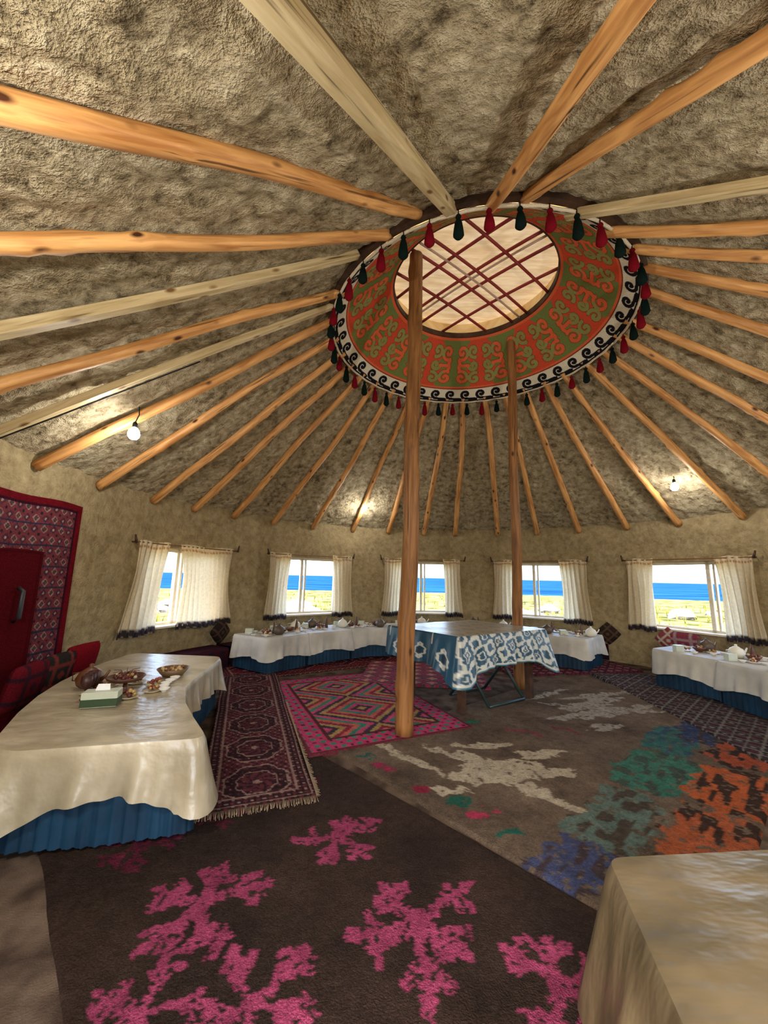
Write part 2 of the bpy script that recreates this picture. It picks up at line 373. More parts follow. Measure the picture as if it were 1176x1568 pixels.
for k in range(nt_):
    a=2*pi*(k+0.3)/nt_; x=RC[0]+1.885*math.cos(a); y=RC[1]+1.885*math.sin(a); z=4.75
    c=lin((120,18,30)) if k%2 else lin((18,32,28)); j=random.uniform(0.9,1.1)
    m.tube([(x,y,z+0.02),(x,y,z-0.04)],0.006,5,0,lin((60,30,20)))
    m.lathe([(0.004,-0.03),(0.02,-0.04),(0.026,-0.055),(0.016,-0.075),(0.022,-0.085),(0.033,-0.12),(0.042,-0.18*j),(0.048,-0.235*j),(0.03,-0.26*j),(0.008,-0.27*j)],(x,y,z),12,0,c)
crn(m.build('tassel_fringe',[M_yarn]))

# ---------------------------------------------------------------- windows & curtains
def window(i,az):
    a=rad(az); c=wp(az,0.17,0); R=RR(a); right=Vector((math.sin(a),-math.cos(a),0)); out=Vector((math.cos(a),math.sin(a),0)); up=Vector((0,0,1))
    hw=(R+0.17)*math.sin(rad(WH)); m=MB(); h=SZ1-SZ0; fw=0.06; zc=(SZ0+SZ1)/2
    def bx(x,z,w,hh,dp=0.07): m.box(c+right*x+up*z,(w,dp,hh),right,out,up,0,(1,1,1))
    bx(-hw+fw/2,zc,fw,h); bx(hw-fw/2,zc,fw,h); bx(0,SZ0+fw/2,2*hw,fw); bx(0,SZ1-fw/2,2*hw,fw)
    xm=0.26 if i in(4,) else (-0.12 if i%2 else 0.0)
    bx(xm,zc,0.055,h); bx(xm+0.09,zc,0.03,h-0.1)
    cs=c-out*0.13; m.box(cs+up*(SZ0+0.005),(2*hw,0.24,0.03),right,out,up,0,(1,1,1))
    m.build('window_%d'%(i+1),[M_frame])
CUR={0:((-0.98,-0.40),(-0.18,0.92)),1:((-1.0,-0.50),(0.50,0.98)),2:((-0.95,-0.32),(0.5,0.92)),3:((-0.98,-0.42),(0.45,1.02)),4:((-0.98,-0.50),(0.46,1.0)),5:((-0.98,-0.45),(0.40,0.98))}
def curtain(i,az):
    a=rad(az); c=wp(az,-0.10,0); right=Vector((math.sin(a),-math.cos(a),0)); inn=-Vector((math.cos(a),math.sin(a),0))
    m=MB()
    for pi_,(x0,x1) in enumerate(CUR[i]):
        nx=80; nz=46; w=x1-x0; nf=max(4,round(w/0.095)); V=[];Co=[]
        side=-1 if pi_==0 else 1
        for k in range(nx):
            s=k/(nx-1)
            for j in range(nz):
                t=j/(nz-1); z=2.06-1.38*t
                pinch=1-0.12*math.sin(pi*min(1,t*1.1))
                xc=(x0+x1)/2; xx=xc+(s-0.5)*w*pinch + side*0.05*t
                if i==0 and pi_==0: xx+=-0.16*t*(1-0.4*s)+0.02
                amp=0.010+0.026*min(1,t*2.5)
                dd=amp*math.sin(2*pi*nf*s+1.2*math.sin(2.4*t+i*1.7+5*s)+i)+0.014*math.sin(7*s+5*t+i)
                p=c+right*xx+inn*(dd+xx*xx/9.8)+Vector((0,0,z+0.012*math.sin(9*s+i)))
                V.append(p)
                base=lin((236,222,190))
                if t>0.93:
                    q=math.sin(s*w*110)*math.sin(t*260)
                    base=lin((60,52,56)) if q>-0.3 else lin((170,150,120))
                elif t>0.915: base=lin((90,70,50))
                elif 0.055<t<0.085: base=lin((190,120,60)) if math.sin(s*w*160)>-0.2 else lin((225,205,170))
                Co.append(base)
        m.add(V,grid_faces(nx,nz),0,True,Co)
    hw=1.02
    p=[c+right*x+inn*(x*x/9.8)+Vector((0,0,2.035)) for x in np.linspace(-hw,hw,9)]
    m.tube(p,0.009,8,1,lin((120,70,35)))
    for s in(-1,1):
        e=c+right*s*hw+inn*(hw*hw/9.8)+Vector((0,0,2.035)); m.tube([e,e-inn*0.2],0.012,8,1,lin((90,55,30)))
        m.tube([e-Vector((0,0,0.02)),e+Vector((0,0,0.10))+right*s*0.03],[0.022,0.012],8,1,lin((60,40,28)))
    m.build('curtain_pair',[M_cur,M_attr])
for i,w in enumerate(WIN): window(i,w); curtain(i,w)

a=rad(DOORAZ); right=Vector((math.sin(a),-math.cos(a),0)); out=Vector((math.cos(a),math.sin(a),0)); c=wp(DOORAZ,0.2,0); m=MB(); hw=(RR(a)+0.2)*math.sin(rad(DH))
for x in(-hw+0.04,hw-0.04): m.box(c+right*x+Vector((0,0,1.05)),(0.08,0.12,2.1),right,out,(0,0,1))
m.box(c+Vector((0,0,2.06)),(2*hw,0.12,0.08),right,out,(0,0,1)); m.build('door_frame',[M_dark])

def portal(az,w,z0,z1):
    l=bpy.data.lights.new('sky_portal','AREA'); l.shape='RECTANGLE'; l.size=w; l.size_y=z1-z0
    try: l.cycles.is_portal=True
    except Exception: return
    o=bpy.data.objects.new('sky_portal',l); o.location=wp(az,0.34,(z0+z1)/2)
    a=rad(az); inn=-Vector((math.cos(a),math.sin(a),0)); o.rotation_mode='QUATERNION'; o.rotation_quaternion=inn.to_track_quat('-Z','Y'); col.objects.link(o)
for w in WIN: portal(w,1.62,SZ0,SZ1)
portal(DOORAZ,1.62,0,2.1)

# ---------------------------------------------------------------- tables
def resample(poly,step):
    P=[Vector((p[0],p[1])) for p in poly]; n=len(P); L=[0]
    for i in range(n): L.append(L[-1]+(P[(i+1)%n]-P[i]).length)
    tot=L[-1]; k=max(8,int(tot/step)); out=[];i=0
    for q in range(k):
        s=tot*q/k
        while L[i+1]<s: i+=1
        t=(s-L[i])/(L[i+1]-L[i]); out.append((P[i%n].lerp(P[(i+1)%n],t),s))
    return out,tot
def rounded(poly,r):
    out=[];n=len(poly)
    for i in range(n):
        p=Vector(poly[i][:2]);a=Vector(poly[i-1][:2]);b=Vector(poly[(i+1)%n][:2])
        da=(a-p);db=(b-p); ang=da.angle(db)
        if ang>2.7: out.append(p); continue
        rr=min(r,da.length*.45,db.length*.45); pa=p+da.normalized()*rr; pb=p+db.normalized()*rr
        for k in range(7):
            t=k/6; out.append((pa*(1-t)**2+p*2*t*(1-t)+pb*t*t))
    return out
def area(poly): return sum(poly[i-1][0]*poly[i][1]-poly[i][0]*poly[i-1][1] for i in range(len(poly)))/2
def drape(m,poly,z0,drop,step,rows,amp,wl,flare,mi,corners=(),cgain=0.0,colfn=None,seed=0,inset=0.0,cflare=0.35):
    if area(poly)<0: poly=poly[::-1]
    pts,tot=resample(poly,step); n=len(pts)
    nw=max(2,round(tot/wl)); V=[];Co=[]
    for i,(p,s) in enumerate(pts):
        a2=pts[i-3][0]; b2=pts[(i+3)%n][0]
        t=(b2-a2).normalized(); nrm=Vector((t.y,-t.x)); g=0
        for cx,cy in corners: g=max(g,math.exp(-((p.x-cx)**2+(p.y-cy)**2)/0.05))
        ph=2*pi*nw*s/tot
        wob=float(vnoise(s*2.3,seed*3.1,seed))*2-1
        for j in range(rows+1):
            k=j/rows
            if j==0: off=0.0;zz=z0
            else: off=0.012+flare*k+(k**1.2)*amp*(0.75*math.sin(ph+1.8*wob)+0.45*math.sin(ph*2.17+2*wob+k))+g*cgain*k*cflare; zz=z0-0.006-k*(drop+g*cgain+0.015*wob)
            q=p+nrm*(off-inset)
            V.append((q.x,q.y,zz)); 
            Co.append(colfn(s,k*drop,q) if colfn else (1,1,1))
    m.add(V,grid_faces(n,rows+1,True),mi,True,Co)
    return [p for p,s in pts]
def skirted(name,poly,z=0.58,drop=0.34,mt=None,corner=0.10,rc=0.07,seed=0,skirt=True,flare=0.02,amp=0.026,wl=0.30,cflare=0.35):
    m=MB(); rp=rounded(poly,rc); cs=[]; n=len(poly)
    for i in range(n):
        p=Vector(poly[i]);a=Vector(poly[i-1]);b=Vector(poly[(i+1)%n])
        if (a-p).angle(b-p)<2.5: cs.append(poly[i])
    top=drape(m,rp,z,drop,0.02,14,amp,wl,flare,0,cs,corner,None,seed,0,cflare)
    m.add([(p.x,p.y,z) for p in top],[tuple(range(len(top)))],0,False)
    if skirt: drape(m,rp,z-0.05,z-0.095,0.012,2,0.012,0.075,0.0,1,(),0,None,seed+3,inset=0.03)
    return m.build(name,[mt or M_cloth,M_skirt])
NA,NB=(-2.14,2.37),(-1.08,2.62)
outer=[cp(a,r) for a,r in((-149,4.17),(-155,4.2),(-161,4.24),(-167,4.28),(-173,4.32),(-179,4.34),(-185,4.36))]
inner=[cp(a,r) for a,r in((-185,3.20),(-179,3.12),(-173,3.10),(-167,3.12),(-160,3.14),(-152,3.12),(-145,3.10))]
poly=[NA]+[(p.x,p.y) for p in outer]+[(p.x,p.y) for p in inner]+[NB]
skirted('curved_banquet_table',poly,0.58,0.29,M_cloth,0.13,0.12,1,amp=0.038,wl=0.34,cflare=0.6)
def chord(a0,a1,r0,r1): return [tuple(cp(a,r)[:2]) for a,r in((a0,r0),(a0,r1),(a1,r1),(a1,r0))]
k=5
for a0,a1,r0,r1 in((150.5,136.5,3.45,4.3),(136,121,3.45,4.3),(120.5,106,3.5,4.3),(105.5,90,3.55,4.3),(86,72,3.45,4.25),(71.5,58,3.45,4.25),(57.5,44,3.4,4.3),(27,12,3.45,4.3),(11.5,-4,3.4,4.3),(-4.5,-20,3.4,4.3)):
    skirted('banquet_table',chord(a0,a1,r0,r1),0.58,0.30,M_white,0.07,0.03,k,amp=0.03,wl=0.36); k+=1
skirted('banquet_table',[(.85,1.60),(1.9,1.70),(3.2,2.15),(3.6,1.2),(2.2,.62),(.66,.86)],0.60,0.50,M_tan,0.04,0.05,31,True,0.10,0.05,0.42)

ct=empty('display_table',(1.2,5.5,0)); cinv=Matrix.Translation((-1.2,-5.5,0))
def ctp(ob): ob.parent=ct; ob.matrix_parent_inverse=cinv; return ob
Nc=(.90,4.62); ux_=Vector((.838,.546)); uy_=Vector((-.63,.777)); N0=Vector(Nc); ex,ey=1.64,1.28
Rc_=tuple(N0+ux_*ex); Lc=tuple(N0+uy_*ey); Bc=tuple(N0+ux_*ex+uy_*ey)
blue=lin((26,70,94)); wht=lin((186,188,180)); navy=lin((28,44,62)); teal=lin((24,92,112))
def ik(s,h,q):
    e=Vector((q.x,q.y))-N0; x=e.dot(ux_); y=e.dot(uy_)
    if x<0.02 and y>0.0:
        a=(y/0.40)%1; b=h/0.34
        if b<0.35: return wht if a<0.05 else blue
        dd=abs(a-0.5)*2+abs((b%1)-0.65)*1.8+0.08*math.sin(h*120)
        return wht if 0.35<dd<0.56 else (navy if dd<0.2 else blue)
    a=(x+0.45*h)/0.27; b=(h-0.3*x)/0.23
    fa=a-math.floor(a); fb=b-math.floor(b)
    jit=0.08*math.sin(h*130)+0.05*math.sin(x*70)
    dd=abs(fa-0.5)*2+abs(fb-0.5)*2+jit
    if h>0.33: return teal if h>0.345 else wht
    return wht if (dd>1.0 and dd<1.5) or 0.36<dd<0.56 else (wht if dd<0.12 else blue)
m=MB(); P4=rounded([Nc,Rc_,Bc,Lc],0.02)
drape(m,P4,0.935,0.36,0.010,40,0.03,0.40,0.06,0,[Nc,Rc_],0.17,ik,3)
nu=nv=90; V=[];Co=[]
for i in range(nu):
    for j in range(nv):
        x=ex*i/(nu-1); y=ey*j/(nv-1); p=N0+ux_*x+uy_*y
        V.append((p.x,p.y,0.9345+0.003*math.sin(x*9)*math.sin(y*7)))
        dd=abs(((x/0.26)%1)-0.5)*2+abs(((y/0.3)%1)-0.5)*2
        Co.append(lin((166,154,130)) if dd>0.75 else (lin((118,126,124)) if dd>0.4 else lin((152,144,124))))
m.add(V,grid_faces(nu,nv),0,True,Co)
ctp(m.build('ikat_tablecloth',[M_ikat]))
ccx,ccy=(N0+ux_*ex/2+uy_*ey/2)
m=MB(); m.box((ccx,ccy,0.895),(ex-0.03,ey-0.03,0.05),(ux_.x,ux_.y,0),(uy_.x,uy_.y,0),(0,0,1))
for x,y in((0.22,0.18),(0.16,ey-0.3),(ex-0.2,0.14),(ex-0.2,ey-0.14)):
    p=N0+ux_*x+uy_*y; m.box((p.x,p.y,0.455),(0.07,0.07,0.84),(ux_.x,ux_.y,0),(uy_.x,uy_.y,0),(0,0,1))
ctp(m.build('table_frame',[M_dark]))
m=MB(); g=lin((30,48,46))
T=lambda x,y,z:(N0.x+ux_.x*x+uy_.x*y,N0.y+ux_.y*x+uy_.y*y,z)
for x in(0.62,ex-0.35):
    m.tube([T(x,0.12,0.045),T(x,0.75,0.86)],0.02,6,0,g); m.tube([T(x,0.75,0.045),T(x,0.12,0.86)],0.02,6,0,g)
for y in(0.12,0.75): m.tube([T(0.62,y,0.05),T(ex-0.35,y,0.05)],0.02,6,0,g)
m.tube([T(0.62,0.43,0.45),T(ex-0.35,0.43,0.45)],0.016,6,0,g)
ctp(m.build('folding_trestle',[M_attr]))

# ---------------------------------------------------------------- rugs
def rug(name,o,d,L,W,z,colfn,res=0.014,wob=0.012,seed=0):
    d=Vector(d).normalized(); e=Vector((-d.y,d.x)); nu=int(L/res);nv=int(W/res)
    s,t=np.meshgrid(np.linspace(0,L,nu),np.linspace(0,W,nv),indexing='ij')
    X=o[0]+d.x*s+e.x*t; Y=o[1]+d.y*s+e.y*t
    ew=wob*(fbm(s*1.5,t*0+seed,seed)-0.5)*4*(np.abs(t/W-0.5)*2)**3*np.sign(t-W/2)
    X2=X+e.x*ew; Y2=Y+e.y*ew
    Z=z+0.002*(fbm(X*3,Y*3,seed)-0.5)
    edge=np.minimum(np.minimum(s,L-s),np.minimum(t,W-t)); Z=np.where(edge<1e-6,0.001,Z)
    return fast_grid(name,np.stack([X2,Y2,Z],-1),colfn(X,Y,s,t),nu,nv,M_rug)
def blend(base,mask,c): return np.where(mask[...,None],np.array(c),base)
def snap(x,y,g=0.02,n=0.06):
    return np.round((x+n*(vnoise(x*11,y*11,2)-0.5))/g)*g,np.round((y+n*(vnoise(x*11,y*11,6)-0.5))/g)*g
def flower(xs,ys,cx,cy,sz,rot,arms=5,seed=0):
    rn=random.Random(seed); dx=(xs-cx)/sz; dy=(ys-cy)/sz; mk=np.hypot(dx,dy)<0.09
    for k in range(arms):
        a=rot+2*pi*k/arms+rn.uniform(-.25,.25); ca,sa=math.cos(a),math.sin(a); u=dx*ca+dy*sa; v=-dx*sa+dy*ca; l=rn.uniform(.75,1.2)
        for cu,cv,r in((0.12,0,0.05),(0.19,0.01,0.045),(0.26,0.0,0.05),(0.34,0.0,0.055),(0.41,0.0,0.05),(0.33,0.10,0.05),(0.31,-0.11,0.05),(0.25,0.06,0.035),(0.24,-0.06,0.035)):
            mk|=(np.abs(u-cu*l)+np.abs(v-cv))<r*1.25
    return mk
def ell(xs,ys,cx,cy,a,b,ang):
    c,s=math.cos(ang),math.sin(ang); u=(xs-cx)*c+(ys-cy)*s; v=-(xs-cx)*s+(ys-cy)*c; return (u/a)**2+(v/b)**2<1
def cA(X,Y,s,t):
    n=fbm(X*3,Y*3,1)[...,None]; b=linA(40,31,27)*(1-n)+linA(64,49,41)*n*1.1
    b=np.broadcast_to(b,X.shape+(3,)).copy(); xs,ys=snap(X,Y)
    mk=np.zeros(X.shape,bool)
    for i,(cx,cy,sz,r) in enumerate(((-.86,2.16,.70,.3),(.2,2.08,.76,.9),(-.23,2.66,.58,.5),(-.44,1.74,.58,1.1),(.74,1.84,.56,.2),(-.84,1.68,.46,.2),(-.1,1.45,.4,.4),(.45,1.45,.46,.2),(1.0,1.3,.6,0))):
        mk|=flower(xs,ys,cx,cy,sz,r,5,i)
    grain=fbm(X*45,Y*45,3)
    mk&=grain>0.30
    pv=(0.6+0.7*fbm(X*16,Y*16,3))[...,None]
    b=np.where(mk[...,None],linA(148,62,92)*pv,b)
    m2=(flower(xs,ys,-1.40,2.55,.5,.2)|flower(xs,ys,-1.05,2.9,.4,.2)|ell(xs,ys,-.5,3.3,.06,.09,0))&(grain>.35); b=np.where(m2[...,None],linA(96,36,52)*pv,b)
    return b*(0.7+0.6*fbm(X*30,Y*30,8))[...,None]
def cB(X,Y,s,t):
    n=fbm(X*4,Y*4,4)[...,None]; b=linA(82,68,56)*(1-n)+linA(128,110,92)*n
    b=b*(0.75+0.5*fbm(X*1.2,Y*1.2,9)[...,None])
    xs,ys=snap(X,Y,0.02,0.12); fine=vnoise(X*44,Y*30,2)
    mk=np.zeros(X.shape,bool)
    for e in((1.02,3.52,.40,.20,.35),(1.5,3.86,.24,.08,.2),(1.25,3.16,.24,.08,-.9),(.62,3.80,.30,.05,-.75),(.36,3.62,.34,.045,-.75),(.10,3.92,.26,.03,-.75),(.70,3.42,.12,.10,0),(1.0,4.02,.34,.06,.1),(.55,3.20,.12,.05,.1),(1.45,3.5,.2,.07,.3),(.85,3.75,.2,.08,-.5)): mk|=ell(xs,ys,*e)
    b=blend(b,mk&(fine>0.16),linA(180,166,142))
    mk=np.zeros(X.shape,bool)
    for e in((2.75,5.35,.6,.12,.5),(3.1,5.75,.6,.08,.35),(2.55,4.95,.6,.10,.3),(3.1,5.15,.45,.10,-.1),(2.5,4.55,.25,.08,.4),(3.35,5.25,.3,.07,.5),(2.35,5.75,.45,.06,.6),(2.9,5.6,.5,.06,.1),(2.4,5.25,.35,.05,-.3)): mk|=ell(xs,ys,*e)
    b=blend(b,mk&(fine>0.25),linA(164,154,140))
    for e,c in (((.02,3.55,.09,.05,-.2),(150,50,80)),((.34,3.18,.10,.06,-.2),(130,40,60)),((.55,3.06,.09,.06,.2),(40,90,74)),((.72,2.94,.09,.06,0),(170,56,84)),((-.12,3.75,.07,.04,.2),(50,96,88)),((1.55,4.35,.2,.03,-.6),(140,60,76)),((2.0,4.45,.2,.03,-.6),(130,56,66)),((1.0,4.6,.10,.03,.2),(50,110,90)),((.85,2.75,.07,.05,0),(40,96,80))):
        b=blend(b,ell(xs,ys,*e)&(fine>.2),linA(*c))
    def bx(cx,cy,a,bb,ang):
        U=np.abs((xs-cx)*math.cos(ang)+(ys-cy)*math.sin(ang)); W=np.abs(-(xs-cx)*math.sin(ang)+(ys-cy)*math.cos(ang)); return (U+0.5*W<a)&(W<bb)
    zz=vnoise((X+Y)*6,(X-Y)*17,7); mixn=fbm(X*30,Y*30,11)
    for q,c1,c2 in (((1.62,2.92,.48,.20,.72),(98,114,104),(78,70,60)),((2.35,3.60,.52,.26,.72),(66,116,98),(70,84,74)),((3.0,4.25,.45,.2,.72),(60,106,100),(62,84,100)),
                    ((2.05,2.68,.48,.22,.72),(172,92,58),(66,48,38)),((2.78,3.30,.50,.26,.72),(182,94,54),(66,48,38)),((3.4,3.95,.40,.22,.72),(162,80,54),(60,46,40)),
                    ((1.10,2.46,.32,.16,.72),(70,76,106),(70,58,60)),((3.5,4.5,.5,.18,.72),(58,70,100),(70,58,60)),((1.45,2.25,.3,.10,.72),(124,48,68),(60,44,40)),((2.4,2.55,.36,.09,.72),(156,92,56),(64,70,96))):
        mk=bx(*q)&(mixn>0.33); b=np.where(mk[...,None],np.where((zz>0.40)[...,None],linA(*c1),linA(*c2)),b)
    return b*(0.65+0.65*fbm(X*22,Y*22,5))[...,None]
def cC(X,Y,s,t):
    pal=np.array([lin(c) for c in((206,84,118),(66,138,118),(206,110,92),(150,50,70),(184,150,92),(74,60,74))])
    ss_=np.round(s/0.02)*0.02; tt=np.round(t/0.02)*0.02
    d=np.abs((ss_%1.0)-0.5)*1.0+np.abs(((tt+.3)%1.2)-0.6)*0.9
    idx=(np.floor(d/0.07).astype(int)*5)%6
    b=pal[idx]
    z0=np.abs((ss_/0.14%1)-0.5)+np.abs((tt/0.14%1)-0.5); b=blend(b,z0<0.14,pal[4])
    ed=np.minimum(np.minimum(s,2.6-s),np.minimum(t,1.8-t))
    b=blend(b,ed<0.30,linA(200,68,110)); z=np.abs(((s+t)/0.16%1)-0.5)+np.abs(((s-t)/0.16%1)-0.5)
    b=np.where(((ed<0.26)&(z<0.32))[...,None],pal[1],b); b=np.where(((ed<0.26)&(z>0.80))[...,None],linA(84,34,54),b)
    b=blend(b,(ed>0.26)&(ed<0.30),linA(90,50,48)); b=blend(b,ed<0.05,linA(110,50,58))
    return b*(0.65+0.6*fbm(X*20,Y*20,5))[...,None]
def medallion(base,dark,accent,W,L,per=0.62,bw=0.13):
    def f(X,Y,s,t):
        b=np.broadcast_to(np.array(lin(base)),X.shape+(3,)).copy()
        sx=np.round(s/0.012)*0.012; tx=np.round(t/0.012)*0.012
        fl=np.sin(sx*80)*np.sin(tx*80+np.floor(sx*9)); b=blend(b,fl>0.45,lin(dark)); b=blend(b,fl<-0.80,lin(accent))
        u=((sx/per)%1-0.5)*per; v=tx-W/2; d=np.hypot(u*0.9,v); ang=np.arctan2(v,u); R=min(per,W-2*bw)*0.43
        dd=d*(1+0.05*np.cos(8*ang))
        b=blend(b,(dd<R)&((np.sin(ang*14)*np.sin(dd*110))<0.35),lin(dark)); b=blend(b,np.abs(dd-R)<0.008,lin(accent)); b=blend(b,(np.abs(dd-R*0.62)<0.007),lin(accent)); b=blend(b,(dd<R*0.58)&(np.sin(ang*8+dd*60)>0.2),lin(base)); b=blend(b,dd<R*0.12,lin(accent))
        ed=np.minimum(np.minimum(s,L-s),np.minimum(t,W-t))
        q=np.sin(s*75)*np.sin(t*75)
        b=blend(b,ed<bw,lin(dark)); b=blend(b,(ed<bw)&(q>0.35),lin(base)); b=blend(b,(ed<bw)&(q<-0.65),lin(accent)); b=blend(b,(np.abs(ed-bw)<0.007)|(np.abs(ed-0.03)<0.007),lin(accent))
        return b*(0.6+0.7*fbm(X*26,Y*26,5))[...,None]
    return f
def geo(base,c2,c3,p=0.22,th=0.18):
    def f(X,Y,s,t):
        b=np.broadcast_to(np.array(lin(base)),X.shape+(3,)).copy()
        sx=np.round(s/0.016)*0.016; tx=np.round(t/0.016)*0.016
        d=np.abs((sx/p)%1-0.5)+np.abs((tx/p)%1-0.5)
        b=blend(b,np.abs(d-0.5)<0.07,lin(c2)); b=blend(b,d<th,lin(c3)); b=blend(b,(d>0.85),lin(c2)); b=blend(b,np.abs(d-0.3)<0.04,lin(c3))
        return b*(0.6+0.7*fbm(X*22,Y*22,5))[...,None]
    return f
e1=(0.707,-0.707)
rug('felt_rug_pink_flowers',(-2.55,3.10),e1,5.2,1.93,0.012,cA,0.0115,seed=1)
rug('felt_rug_birds',(-.43,3.88),(0.66,-0.75),2.75,4.7,0.022,cB,0.0150,seed=2)
dC=Vector((-0.42,0.91)).normalized(); oC=Vector((-.62,3.70))+Vector((dC.y,-dC.x))*1.8
rug('kilim_rug',tuple(oC),(-0.42,0.91),2.6,1.8,0.030,cC,0.013,seed=3)
dD=Vector((-0.335,0.942)).normalized(); oD=Vector((-1.20,2.81))+Vector((dD.y,-dD.x))*0.80
rug('runner_rug',tuple(oD),tuple(dD),3.7,0.80,0.040,medallion((96,46,52),(52,32,34),(150,120,110),0.80,3.7,0.62,0.12),0.0095,seed=4)
rug('red_carpet',(-2.3,6.05),(0.86,0.51),3.8,1.2,0.014,medallion((128,40,48),(58,32,42),(170,130,116),1.2,3.8,0.8,0.16),0.015,seed=5)
rug('pink_patterned_rug',(-0.35,6.15),(0.97,-0.1),2.0,1.5,0.036,geo((176,70,96),(76,96,92),(216,166,140),0.25),0.014,seed=6)
rug('grey_patterned_rug',(4.45,3.0),(0.05,1.0),4.0,1.0,0.036,geo((62,56,58),(132,126,120),(96,44,58),0.17,0.12),0.013,seed=7)
rug('wine_rug',(2.2,6.75),(0.98,0.2),2.6,0.9,0.030,geo((116,50,64),(66,44,56),(160,132,118),0.17),0.014,seed=8)
m=MB()
for k in range(110):
    t=k/109*0.80; p=oD+Vector((-dD.y,dD.x))*t; q=p-dD*random.uniform(0.03,0.06)+Vector((random.uniform(-.012,.012),0))
    m.tube([(p.x,p.y,0.036),(q.x,q.y,0.016)],0.002,4,0,lin((150,130,105)))
for k in range(200):
    t=k/199*2.2; p=oD+dD*t; q=p+Vector((dD.y,-dD.x))*random.uniform(0.02,0.045)
    m.tube([(p.x,p.y,0.036),(q.x,q.y,0.026)],0.002,4,0,lin((150,130,105)))
m.build('rug_fringe',[M_yarn])

# ---------------------------------------------------------------- left wall hanging and padded door
def wallpanel(name,a0,a1,z0,z1,off,colfn,nu=260,nv=260,th=0.012):
    az,zz=np.meshgrid(np.linspace(a0,a1,nu),np.linspace(z0,z1,nv),indexing='ij')
    R=np.array([RR(rad(a)) for a in np.linspace(a0,a1,nu)])[:,None]-off
    x=np.abs(np.radians(az-a0))*5.0; y=zz-z0
    R=R+0.010*np.sin(x*9+y*0.8)
    V=np.stack([C[0]+R*np.cos(np.radians(az)),C[1]+R*np.sin(np.radians(az)),zz+0*az+0.012*np.sin(x*5)],-1)
    ob=fast_grid(name,V,colfn(x,y,np.abs(rad(a1-a0))*5.0,z1-z0),nu,nv,M_rug)
    so=ob.modifiers.new('s','SOLIDIFY'); so.thickness=th; so.offset=0
    return ob
def tap(x,y,W,H):
    xs=np.round(x/0.010)*0.010; ys=np.round(y/0.010)*0.010
    b=np.broadcast_to(linA(132,62,68),x.shape+(3,)).copy()
    p=0.115; d=np.abs((xs/p)%1-0.5)+np.abs((ys/p)%1-0.5); cell=(np.floor(xs/p)+np.floor(ys/p))%2
    b=blend(b,(d<0.42)&(cell>0),linA(58,60,84)); b=blend(b,(d<0.42)&(cell<1),linA(160,146,142)); b=blend(b,(d<0.30),linA(116,40,48)); b=blend(b,(d<0.16)&(cell>0),linA(176,162,148)); b=blend(b,(d<0.16)&(cell<1),linA(70,88,80))
    b=blend(b,d>0.84,linA(42,42,58)); b=blend(b,((np.abs((ys/0.23)%1-0.5)<0.05)&(d>0.45)),linA(56,56,80))
    ed=np.minimum(np.minimum(x,W-x),np.minimum(y,H-y)); b=blend(b,ed<0.07,linA(116,18,30)); b=blend(b,(ed>0.07)&(ed<0.10),linA(60,20,36))
    return b*(0.7+0.5*fbm(x*20,y*20,2))[...,None]
wallpanel('suzani_wall_hanging',181,206,0.36,2.37,0.05,tap,360,360)
def pad(x,y,W,H):
    b=np.broadcast_to(linA(90,12,22),x.shape+(3,)).copy(); ed=np.minimum(x,H-y); b=blend(b,np.abs(ed-0.03)<0.012,linA(70,8,16)); return b
wallpanel('door_1',187.2,203,0.05,1.79,0.10,pad,80,80,0.05)
m=MB(); p=wp(190.6,-0.15,1.42); p2=wp(190.6,-0.15,1.1); m.tube([p,p+Vector((0.05,0,-0.03)),p2+Vector((0.05,0,0.03)),p2],0.02,8,0,lin((40,40,44))); m.build('door_handle',[M_attr])

# ---------------------------------------------------------------- benches, cushions
def bench(name,a0,a1,seed):
    nu=80; m=MB(); rows=[(-0.52,0.02),(-0.52,0.30),(-0.49,0.34),(-0.06,0.34),(-0.05,0.02)]
    V=[];Co=[]
    for i in range(nu):
        a=a0+(a1-a0)*i/(nu-1)
        for j,(dr,z) in enumerate(rows):
            V.append(wp(a,dr,z)); Co.append(lin((82,30,40)) if (i//3+j)%2 else lin((44,38,52)))
    m.add(V,grid_faces(nu,5),0,False,Co); return m.build(name,[M_rug])
bench('cushioned_bench',150,186,1); bench('cushioned_bench',45,149,2); bench('cushioned_bench',-24,30,3)
def cushion(name,c,w,h,t,rot,tilt,c1,c2,diamond=False):
    n=22; m=MB()
    for sgn in(1,-1):
        V=[];Co=[]
        for i in range(n):
            for j in range(n):
                u=i/(n-1)*2-1; v=j/(n-1)*2-1
                z=sgn*t*0.5*max(0,(1-u**4)*(1-v**4))**0.5; pn=1-0.06*(u*u*v*v)
                V.append((u*w/2*pn,z,v*h/2*pn)); Co.append(lin(c2) if (abs(abs(u)-0.5)<0.08 or abs(abs(v)-0.5)<0.08 or (abs(u)+abs(v)<0.25)) else lin(c1))
        m.add(V,grid_faces(n,n),0,True,Co)
    ob=m.build(name,[M_rug]); ob.rotation_euler=(tilt,rad(45) if diamond else 0,rot); ob.location=c
    return ob
for az,r,z,dm,c1,c2 in((-178,4.62,.58,0,(130,18,30),(130,18,30)),(-173,4.60,.55,0,(50,44,42),(130,56,50)),(-168,4.6,.54,0,(110,24,34),(60,30,40)),(150,4.7,.58,1,(48,38,36),(86,64,52)),(44,4.65,.58,1,(56,44,38),(96,74,56)),(31,4.6,.60,1,(160,76,84),(210,196,176)),(28,4.6,.55,0,(150,66,84),(180,150,150))):
    p=cp(az,r,z); cushion('bolster_cushion',p,0.5 if not dm else .34,0.42 if not dm else .34,0.14,rad(az)+pi/2,rad(-12),c1,c2,bool(dm))

